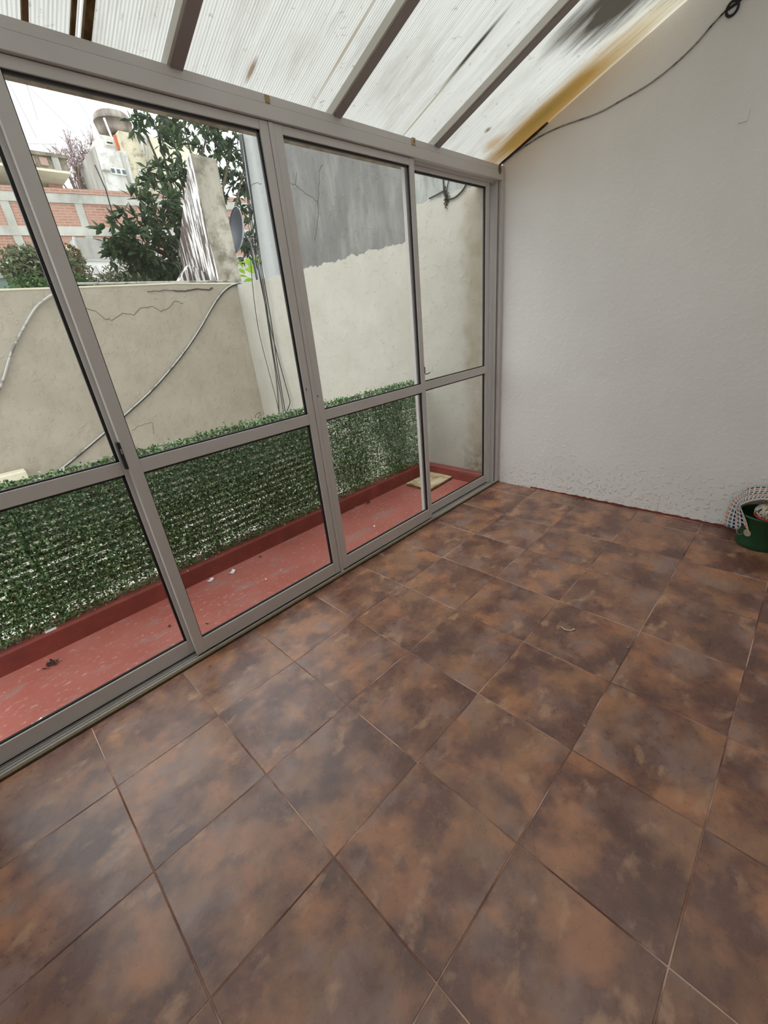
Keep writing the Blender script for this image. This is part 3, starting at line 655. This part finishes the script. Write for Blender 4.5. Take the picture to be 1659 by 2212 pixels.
for k, (h, lb) in enumerate(zip(hang, lbs)):
    P = spline([at(u, v, 0, XR-.02-.012*k) for u, v in h], 5)
    tag(tube('hanging_cable', P, .007 if k < 4 else .005, BLACKW, None, 5), lb, 'cable', 'black cables on the party wall')
for h, lb, r in (([(957, 380), (959, 410), (962, 425), (972, 430), (985, 425), (1000, 410), (1008, 395)], 'black cable loop under the eave on the party wall', .007),
              ([(927, 429), (945, 420), (958, 412), (962, 402)], 'short straight black cable end on the party wall', .006),
              ([(970, 385), (966, 405), (962, 425)], 'short black cable beside the loop under the eave', .005)):
    tag(tube('cable_loop', spline([at(u, v, 0, XR-.012) for u, v in h], 5), r, BLACKW, None, 5), lb, 'cable')
c = at(964, 436, 0, XR-.01); n = 60
V, F = leaves_mesh(np.stack([np.full(n, XR-.012)+rng.normal(0, .006, n), c[1]+rng.normal(0, .014, n), c[2]+.01+rng.normal(0, .035, n)], 1), rand_dirs(n)+[0, 0, -.8], rand_dirs(n), .03, .012)
tag(mk('nest_tuft', V, F, DEBRIS), 'dark tuft of debris caught on the cables of the party wall', 'debris', None, 'stuff')

# ================================================================ BEYOND THE GARDEN WALL
# buttress: triangular wing wall, grey end and peeling white flank
bt = empty('buttress', (3.82, 5.3, -3)); tag(bt, 'tapering concrete buttress with a peeling white flank behind the garden wall', 'buttress')
prof = [(4.80, -3), (4.80, 4.02), (4.92, 3.98), (5.06, 3.80), (5.27, 3.65), (5.43, 3.51), (5.83, 3.15), (6.10, 2.93), (6.25, 2.67), (6.3, 2.5), (6.3, -3)]
n = len(prof)
V = [(3.655, y, z) for y, z in prof]
mk('flank', V + [(3.70, y, z) for y, z in prof], [tuple(range(n))[::-1], tuple(range(n, 2*n))] + [(i, (i+1) % n, (i+1) % n+n, i+n) for i in range(n)], PEEL, bt)
mk('core', [(3.70, y, z) for y, z in prof] + [(4.03, y, z-.02) for y, z in prof], [tuple(range(n))[::-1], tuple(range(n, 2*n))] + [(i, (i+1) % n, (i+1) % n+n, i+n) for i in range(n)], GREYC, bt)
mk('end_face', [(3.657, 4.79, -3), (4.03, 4.79, -3), (4.03, 4.79, 4.0), (3.657, 4.79, 4.02), (3.657, 4.80, -3), (4.03, 4.80, -3), (4.03, 4.80, 4.0), (3.657, 4.80, 4.02)], BF, GREYC, bt)
mk('stub', [(3.0, 5.2, -3), (3.655, 5.2, -3), (3.655, 5.2, 2.62), (3.42, 5.2, 2.72), (3.1, 5.2, 2.4)] + [(3.0, 5.35, -3), (3.655, 5.35, -3), (3.655, 5.35, 2.62), (3.42, 5.35, 2.72), (3.1, 5.35, 2.4)],
   [(0,1,2,3,4), (9,8,7,6,5), (0,5,6,1), (1,6,7,2), (2,7,8,3), (3,8,9,4), (4,9,5,0)], PEEL, bt)

# satellite dish seen from the side
dc = at(509, 497, 1, 5.35); ds = empty('satellite_dish', (dc[0], dc[1], 2.0)); tag(ds, 'dark grey satellite dish seen edge-on behind the buttress', 'satellite dish')
ax_ = np.array([-.97, .10, .20]); ax_ /= np.linalg.norm(ax_); u1 = np.cross(ax_, [0, 0, 1]); u1 /= np.linalg.norm(u1); u2 = np.cross(u1, ax_)
V, R_ = [], .33
for side in (0, 1):
    for i in range(9):
        r = R_*i/8
        for j in range(28):
            t = 2*math.pi*j/28; V.append(dc - ax_*(.11*(1-(r/R_)**2) + .006*side) + u1*r*math.cos(t)*.92 + u2*r*math.sin(t))
F = [(s*252+i*28+j, s*252+i*28+(j+1) % 28, s*252+(i+1)*28+(j+1) % 28, s*252+(i+1)*28+j) for s in (0, 1) for i in range(8) for j in range(28)]
F += [(8*28+j, 8*28+(j+1) % 28, 252+8*28+(j+1) % 28, 252+8*28+j) for j in range(28)]
mk('reflector', V, F, DISH, ds, True)
P = [dc+u2*R_*math.sin(t)+u1*R_*.92*math.cos(t) for t in np.linspace(0, 2*math.pi, 40)]; tube('rim', P, .008, plain('dish_rim', lin(150, 156, 162), .4), ds, 5)
tube('mast', [dc-ax_*.14, dc-ax_*.22+[0, 0, -.15], (dc-ax_*.22)*[1, 1, 0]+[0, 0, 2.0]], .022, DISH, ds)
tube('feed_arm', spline([dc-u2*.33, dc-u2*.36+ax_*.2, dc-u2*.2+ax_*.42], 5), .01, DISH, ds)

# tree
def crown(name, clusters, per, L, W, mat, parent, droop=.25, shell=.5):
    Cs = []
    for (u, v, Y, rp), k in zip(clusters, per):
        c = at(u, v, 1, Y); dep = np.linalg.norm(c-CAM); r = rp*dep/FPX*.9
        d = rand_dirs(k); rad = r*(shell+(1-shell)*rng.random(k))**.8
        Cs.append(c + d*rad[:, None]*[1, .9, 1])
    C_ = np.vstack(Cs); n = len(C_)
    return C_
TC = [(300,250,6.9,26),(335,262,6.9,30),(395,262,7.0,44),(450,275,7.2,48),(505,300,7.3,44),(530,350,7.4,40),(500,400,7.6,44),(380,340,6.7,34),(365,400,6.6,36),(400,440,6.7,40),(340,450,6.4,42),(300,490,6.2,40),(262,515,6.1,30),(330,530,6.3,46),(375,500,6.5,44),(290,555,6.2,36),(350,585,6.4,40),(395,560,6.5,34),(545,440,7.6,32),(535,500,7.5,34),(545,540,7.4,26),(470,330,7.6,40),(243,522,6.1,22),(255,545,6.2,24),(310,575,6.1,34)]
tree = empty('broadleaf_tree', (4.6, 7.4, -3)); tag(tree, 'dark broad-leaved tree spreading around the buttress', 'tree')
tips = [at(u, v, 1, Y) for u, v, Y, r in TC]
fork = np.array([4.5, 7.3, 2.6]); parts = []
tube('trunk', spline([(4.6, 7.4, -3), (4.55, 7.4, 0), (4.5, 7.3, 2.6)], 5), [.16]*5+[.14]*5+[.12], BARK, tree, 9)
for t in tips:
    m = fork*.5+t*.5 + rng.normal(0, .12, 3) + [0, 0, .1]
    P = spline([fork, m, t], 5); parts.append(tubev(P, np.linspace(.05, .012, len(P)), 5))
mk('branches', *join(parts), BARK, tree, True)
Cs, Ds = [], []
for (u, v, Y, rp), c in zip(TC, tips):
    r = rp*np.linalg.norm(c-CAM)/FPX
    for k in range(max(8, int(rp*rp/62))):                      # rosettes of leaves at twig ends
        d = rand_dirs(1)[0]; e = c + d*r*rng.uniform(.35, 1.0)
        m_ = rng.integers(4, 8)
        for q in range(m_):
            dd = rand_dirs(1)[0] + d*.5 + [0, -.1, -.15]; dd /= np.linalg.norm(dd)
            Cs.append(e + dd*.085); Ds.append(dd)
Cs, Ds = np.array(Cs), np.array(Ds); L_ = rng.uniform(.15, .24, len(Cs)); W_ = L_*rng.uniform(.30, .40, len(Cs))
order = np.argsort(np.linalg.norm(Cs-CAM, axis=1)); near, far = order[:300], order[300:]
V, F = leaves_mesh(Cs[far], Ds[far], rand_dirs(len(far))+[0, 0, 1.2], L_[far], W_[far]); tag(mk('foliage', V, F, TREELEAF, tree), kind='stuff')
lm = bpy.data.meshes.new('leaf')
lm.from_pydata([(-.5, 0, 0), (-.15, .19, .06), (.2, .15, .05), (.5, 0, -.03), (.2, -.15, .05), (-.15, -.19, .06), (0, 0, 0)], [], [(0, 6, 1), (6, 2, 1), (6, 3, 2), (0, 5, 6), (6, 5, 4), (6, 4, 3)]); lm.materials.append(TREELEAF)
for i in near:
    o = put('leaf', lm, Cs[i], tree); o.rotation_euler = (Vector(Ds[i]).to_track_quat('X', 'Z') @ Matrix.Rotation(rng.uniform(-.9, .9), 3, 'X').to_quaternion()).to_euler(); o.scale = (L_[i],)*3

# lime leaves right of the buttress
lp = empty('lime_leaved_plant', (4.35, 5.9, -3)); tag(lp, 'bright lime green large-leaved plant right of the buttress', 'plant')
tube('stem', spline([(4.35, 5.9, -3), (4.35, 5.9, 1), (4.3, 5.85, 2.6)], 4), .03, BARK, lp)
lg = bpy.data.meshes.new('lime_leaf')
lg.from_pydata([(0, 0, 0), (.3, .2, .08), (.7, .17, .06), (1, 0, -.1), (.7, -.17, .06), (.3, -.2, .08), (.5, 0, 0)], [], [(0, 6, 1), (6, 2, 1), (6, 3, 2), (0, 5, 6), (6, 5, 4), (6, 4, 3)]); lg.materials.append(LIME)
for u, v, Y in ((535, 570, 5.8), (548, 560, 5.9), (542, 585, 5.7), (530, 592, 5.7), (552, 590, 5.9), (538, 600, 5.6), (556, 575, 6.0), (526, 580, 5.8), (548, 604, 5.8), (544, 572, 6.0)):
    o = put('leaf', lg, at(u, v, 1, Y), lp); o.rotation_euler = (rng.uniform(-.8, .8), rng.uniform(-.9, .3), rng.uniform(2.2, 5.2)); o.scale = (rng.uniform(.2, .3),)*3

# bushes
def bush(name, blobs, nl, L, mat, mat2, label, base, ntw=40):
    r_ = empty(name, base); tag(r_, label, 'bush'); Cs = []; parts = []
    for u, v, Y, ru, rv in blobs:
        c = at(u, v, 1, Y); s = np.linalg.norm(c-CAM)/FPX; d = rand_dirs(nl)*(rng.random((nl, 1))**.4)
        Cs.append(c + d*[ru*s, ru*s*.8, rv*s])
        for k in range(ntw):
            e = c + rand_dirs(1)[0]*[ru*s, ru*s*.8, rv*s]*1.08; m_ = (c+e)/2 + rng.normal(0, .08, 3); parts.append(tubev([np.array([c[0]*.7+e[0]*.3, c[1], c[2]-rv*s*.7]), m_, e], .006, 3))
        parts.append(tubev([(base[0], base[1], base[2]), (c[0], c[1], c[2])], .04, 5))
    C_ = np.vstack(Cs); n = len(C_); V, F = leaves_mesh(C_, rand_dirs(n), rand_dirs(n)+[0, 0, .8], rng.uniform(.7, 1.2, n)*L, rng.uniform(.4, .6, n)*L)
    tag(mk('foliage', V, F, mat, r_), kind='stuff'); tag(mk('twigs', *join(parts), TWIG, r_), kind='stuff')
    return r_
bush('vine_bush', [(80, 585, 6.6, 48, 36), (130, 600, 6.6, 52, 42), (60, 580, 6.6, 34, 30)], 1100, .075, VINE, None, 'grey-green tangled bush above the garden wall at left', (1.6, 6.6, -3))
bush('vine_bush', [(100, 622, 6.3, 50, 22), (150, 618, 6.3, 34, 20)], 600, .07, VINEG, None, 'fresh green low bush right on the garden wall under the tangled one', (1.7, 6.3, -3), 10)
bush('dry_bush', [(172, 600, 7.4, 18, 42), (160, 560, 7.4, 14, 22)], 450, .07, TWIGY, None, 'brownish climbing bush beside the white shed', (2.4, 7.4, -3), 16)
bush('vine_bush', [(300, 600, 6.9, 54, 30), (360, 605, 6.9, 44, 26), (250, 612, 6.9, 36, 18)], 700, .06, VINE, None, 'grey-green twiggy bush under the dark tree', (3.2, 6.9, -3), 60)

# brick building, turned a little towards us
TH = -.2; O = np.array([5.2, 16.0, 0])
def rb(x, y, z): return (O[0]+x*math.cos(TH)-y*math.sin(TH), O[1]+x*math.sin(TH)+y*math.cos(TH), z)
def rbox(name, x0, x1, y0, y1, z0, z1, mat, parent): return mk(name, [rb(*p) for p in boxv(x0, x1, y0, y1, z0, z1)], BF, mat, parent)
bb = empty('brick_building', (5.2, 16, -3)); tag(bb, 'long bare brick building with a grey concrete grid of beams and posts', 'building')
rbox('wall', -6, 6, .06, 3.5, -3, 6.2, FARBEAM, bb)
cols = [-5.2, -3.7, -1.9, .0, 1.9, 3.8, 5.6]
for z0, z1 in ((5.95, 6.20), (5.07, 5.32), (4.25, 4.46)): rbox('beam', -6, 6, -.04, .07, z0, z1, FARBEAM, bb)
for a, b in zip(cols[:-1], cols[1:]):
    for z0, z1 in ((5.32, 5.95), (4.46, 5.07)): rbox('brick_panel', a+.11, b-.11, .0, .065, z0, z1, BRICK, bb)
for c_ in cols: rbox('post', c_-.11, c_+.11, -.03, .066, 4.46, 5.95, FARBEAM, bb)
rbox('brick_coping', -6, 6, -.06, .12, 6.20, 6.33, BRICK, bb)
a, b = at(228, 408, 1, 15.4), at(252, 494, 1, 15.4)
tag(tube('drop_cable', [a+[-.1, 0, .6], a, b], .02, BLACKW, None, 5), 'black cable hanging over the brick building', 'cable')

# low cream building and white shed
lb_ = empty('cream_shed', (2.0, 11.6, -3)); tag(lb_, 'low cream outbuilding with a dark band window at far left', 'building')
a = at(0, 560, 1, 11.5); b = at(60, 560, 1, 11.5); c = at(30, 598, 1, 11.5); d = at(30, 625, 1, 11.5)
box('wall', -1.5, b[0]+.5, 11.5, 14, -3, a[2], FARCREAM, lb_, 0); box('band_window', -.5, b[0]-.1, 11.46, 11.52, d[2], c[2], plain('dull_green_glass', lin(96, 116, 108), .4, nz=.3, nsc=4), lb_, 0)
box('sill_ledge', -1.5, b[0]+.2, 11.30, 11.51, d[2]-.12, d[2]-.03, FARWHITE, lb_, 0); box('fascia', -1.5, b[0]+.55, 11.42, 11.51, a[2]-.38, a[2]-.30, FARGREY, lb_, 0)
ws = empty('white_shed', (4.2, 11.2, -3)); tag(ws, 'small whitewashed shed with a dark louvred window beside the dark tree', 'building')
a, b, c = at(161, 513, 1, 10.6), at(300, 513, 1, 10.6), at(166, 561, 1, 10.6)
box('upper_wall', a[0], b[0], 10.6, 12.5, c[2], a[2], FARGREY, ws, 0); box('lower_wall', a[0], b[0], 10.58, 12.5, -3, c[2]-.03, FARWHITE, ws, 0)
box('string_course', a[0]-.05, b[0], 10.54, 12.5, c[2]-.03, c[2]+.01, FARBEAM, ws, 0)
p, q = at(219, 544, 1, 10.58), at(246, 556, 1, 10.58)
wn = box('window', p[0]-.03, q[0]+.03, 10.57, 10.60, q[2]-.03, p[2]+.03, WHITEM, ws, 0)
for k in range(3):
    x = p[0]+(q[0]-p[0])*k/3; box('pane', x+.01, x+(q[0]-p[0])/3-.01, 10.56, 10.58, q[2], p[2], FARDARK, wn, 0)
tube('drain_pipe', [a+[-.03, -.05, 0], c+[-.03, -.05, 0]], .03, GREYW, ws); p = at(158, 548, 1, 10.5); box('meter_box', p[0]-.09, p[0]+.09, 10.45, 10.60, p[2]-.16, p[2]+.16, FARWHITE, ws, 0)

# balcony terrace above the brick building
YT = 18.5
te = empty('terrace_building', (3.4, 20.5, -3)); tag(te, 'old building with a mossy balustraded terrace and cream soffit at upper left', 'building')
a, b, c, d = at(143, 343, 1, YT), at(143, 371, 1, YT), at(20, 335, 1, YT), at(143, 371, 1, YT)
box('soffit_slab', -3, a[0], YT, 22.2, b[2]-.05, b[2]+.02, FARCREAM, te, 0); box('rear_wall', -3, a[0]-.05, 22.0, 24, -3, b[2]-.05, FARCREAM, te, 0)
box('parapet', -3, a[0], YT+.06, YT+.22, b[2]+.02, a[2], MOSSY, te, 0); box('handrail', -3, a[0]+.05, YT-.03, YT+.28, a[2], a[2]+.10, MOSSY, te, 0)
for k in range(6):
    x = a[0]-.35-k*1.25; box('pilaster', x-.10, x+.10, YT-.01, YT+.08, b[2]+.02, a[2], FARBEAM, te, 0)
    for m_ in range(2): box('block', x-.85+m_*.38, x-.62+m_*.38, YT+.03, YT+.07, b[2]+.12, b[2]+.34, plain('pinkish_block_%d_%d' % (k, m_), lin(176, 146, 132), .9), te, 0)
box('flank_wall', a[0]-.5, a[0]-.05, 19.8, 22.1, -3, b[2]-.05, BRICK, te, 0)

# tower with rooftop tank
YW = 24.
tw = empty('tower_building', (10.5, 26, -3)); tag(tw, 'grimy concrete apartment tower with a rounded rooftop water tank', 'building')
f0, f1 = at(204, 317, 1, YW), at(272, 327, 1, YW); zt = (f0[2]+f1[2])/2
box('front_block', f0[0], f1[0], YW, YW+3.6, -3, zt, FARWHITE, tw, 0); mk('side_wall', boxv(f0[0]-.03, f0[0]+.01, YW, YW+3.62, -3, zt), BF, FARGREY, tw)
g0, g1, g2 = at(266, 284, 1, YW+.2), at(318, 290, 1, YW+.2), at(420, 300, 1, YW+.2)
box('main_block', f1[0]-.02, g1[0], YW+.2, YW+6, -3, g0[2], FARBEIGE, tw, 0); box('right_block', g1[0], g2[0], YW+.35, YW+6, -3, g0[2]+.05, FARCREAM, tw, 0)
def fwin(u0, v0, u1, v1, n, Y, nm='window', gm=FARGLASS):
    p, q = at(u0, v0, 1, Y), at(u1, v1, 1, Y); z0, z1 = min(p[2], q[2]), max(p[2], q[2]); x0, x1 = p[0], q[0]
    wi = box(nm, x0, x1, Y-.06, Y+.04, z0, z1, WHITEM, tw, 0); ww = (x1-x0)/n
    for k in range(n): box('pane', x0+k*ww+.05, x0+(k+1)*ww-.05, Y-.09, Y-.05, z0+.06, z1-.06, gm, wi, 0)
fwin(235, 361, 275, 381, 3, YW); fwin(301, 307, 312, 326, 1, YW+.2, gm=FARDARK); fwin(297, 366, 308, 381, 2, YW+.2, gm=FARDARK); fwin(316, 368, 328, 386, 2, YW+.35, gm=FARDARK)
p = at(226, 362, 1, YW); box('air_conditioner', p[0]-.17, p[0]+.17, YW-.25, YW, p[2]-.16, p[2]+.16, FARWHITE, tw, .02)
p, q = at(214, 290, 1, YW+.8), at(268, 325, 1, YW+.8)
box('penthouse', p[0], q[0], YW+.8, YW+3, zt-.02, p[2], FARWHITE, tw, 0); fwin(226, 303, 246, 316, 1, YW+.8, gm=FARDARK)
p = at(248, 297, 1, YW+.6); box('orange_panel', p[0]-.02, p[0]+.22, YW+.6, YW+.7, p[2]-.45, p[2]+.10, ORANGE, tw, 0)
p, q = at(205, 267, 1, YW+1.2), at(283, 272, 1, YW+1.2); cx_, cy_ = (p[0]+q[0])/2, YW+1.2; rr = (q[0]-p[0])/2
tz0, tz1 = at(240, 291, 1, YW+1.2)[2], at(245, 249, 1, YW+1.2)[2]
mk('water_tank', *lathev([(0, tz0), (rr*.82, tz0), (rr*.92, tz0+.12), (rr, tz0+.5), (rr, tz1-.35), (rr*.93, tz1-.1), (rr*.8, tz1), (0, tz1+.03)], cx_, cy_, 32), m_concrete('stained_tank', lin(96, 88, 82), lin(140, 130, 122), lin(178, 168, 158), None, 1.6, .15), tw, True)
for s in (-1, 1):
    for e in (-.5, .8): tube('tank_strut', [(cx_+s*rr*.9, cy_-.6+e, tz0+.2), (cx_+s*rr*.75, cy_-.7+e, zt)], .05, FARWHITE, tw)
for u0, v0, u1, v1 in ((263, 330, 285, 410), (313, 292, 326, 386)):
    tube('downpipe', [at(u0, v0, 1, YW-.06), at(u1, v1, 1, YW-.06)], .06, FARGREY, tw)

# bare blossoming tree beside the tower
bl = empty('budding_tree', (7.6, 27, -3)); tag(bl, 'leafless tree with pale mauve buds left of the tower', 'tree')
tb0 = at(172, 420, 1, 27.); parts, ends = [], []
tube('trunk', [(tb0[0], 27, -3), (tb0[0], 27, tb0[2]-1.5), tb0], .14, BARK, bl)
tg = [(150, 300), (135, 315), (125, 335), (160, 330), (175, 305), (185, 330), (198, 300), (200, 320), (140, 350), (165, 360), (185, 370), (120, 320), (150, 325), (172, 335), (145, 300), (190, 350), (155, 385), (178, 392), (205, 305)]
for u, v in tg:
    e = at(u, v, 1, 27+rng.normal(0, .8)); m_ = (tb0+e)/2+rng.normal(0, .15, 3); parts.append(tubev(spline([tb0-[0, 0, 1], m_, e], 4), np.linspace(.06, .012, 9), 4))
    for k in range(9):
        s_ = m_+(e-m_)*rng.random(); t_ = s_+rand_dirs(1)[0]*[.5, .4, .5]+[0, 0, .35]; parts.append(tubev([s_, t_], .014, 3)); ends += [s_+(t_-s_)*x for x in rng.random(6)]
tag(mk('branches', *join(parts), TWIG, bl), kind='stuff')
C_ = np.array(ends)+rng.normal(0, .06, (len(ends), 3)); n = len(C_); V, F = leaves_mesh(C_, rand_dirs(n), rand_dirs(n), .13, .09); tag(mk('buds', V, F, BLOSSOM, bl), kind='stuff')

# overhead wires against the sky
for (u0, v0, u1, v1), lb in zip(((20, 180, 80, 300), (60, 185, 165, 290), (58, 185, 82, 260), (160, 205, 205, 275), (60, 310, 130, 312)),
    ('thin overhead wire against the sky, leftmost', 'thin overhead wire slanting across the middle of the sky patch', 'thin overhead wire next to the leftmost one', 'thin overhead wire running down to the water tank', 'thin level overhead wire above the terrace')):
    a, b = at(u0, v0, 1, 20.), at(u1, v1, 1, 23.5)
    tag(tube('overhead_wire', [a-(b-a)*.8, a, b], .010, GREYW, None, 4), lb, 'wire')
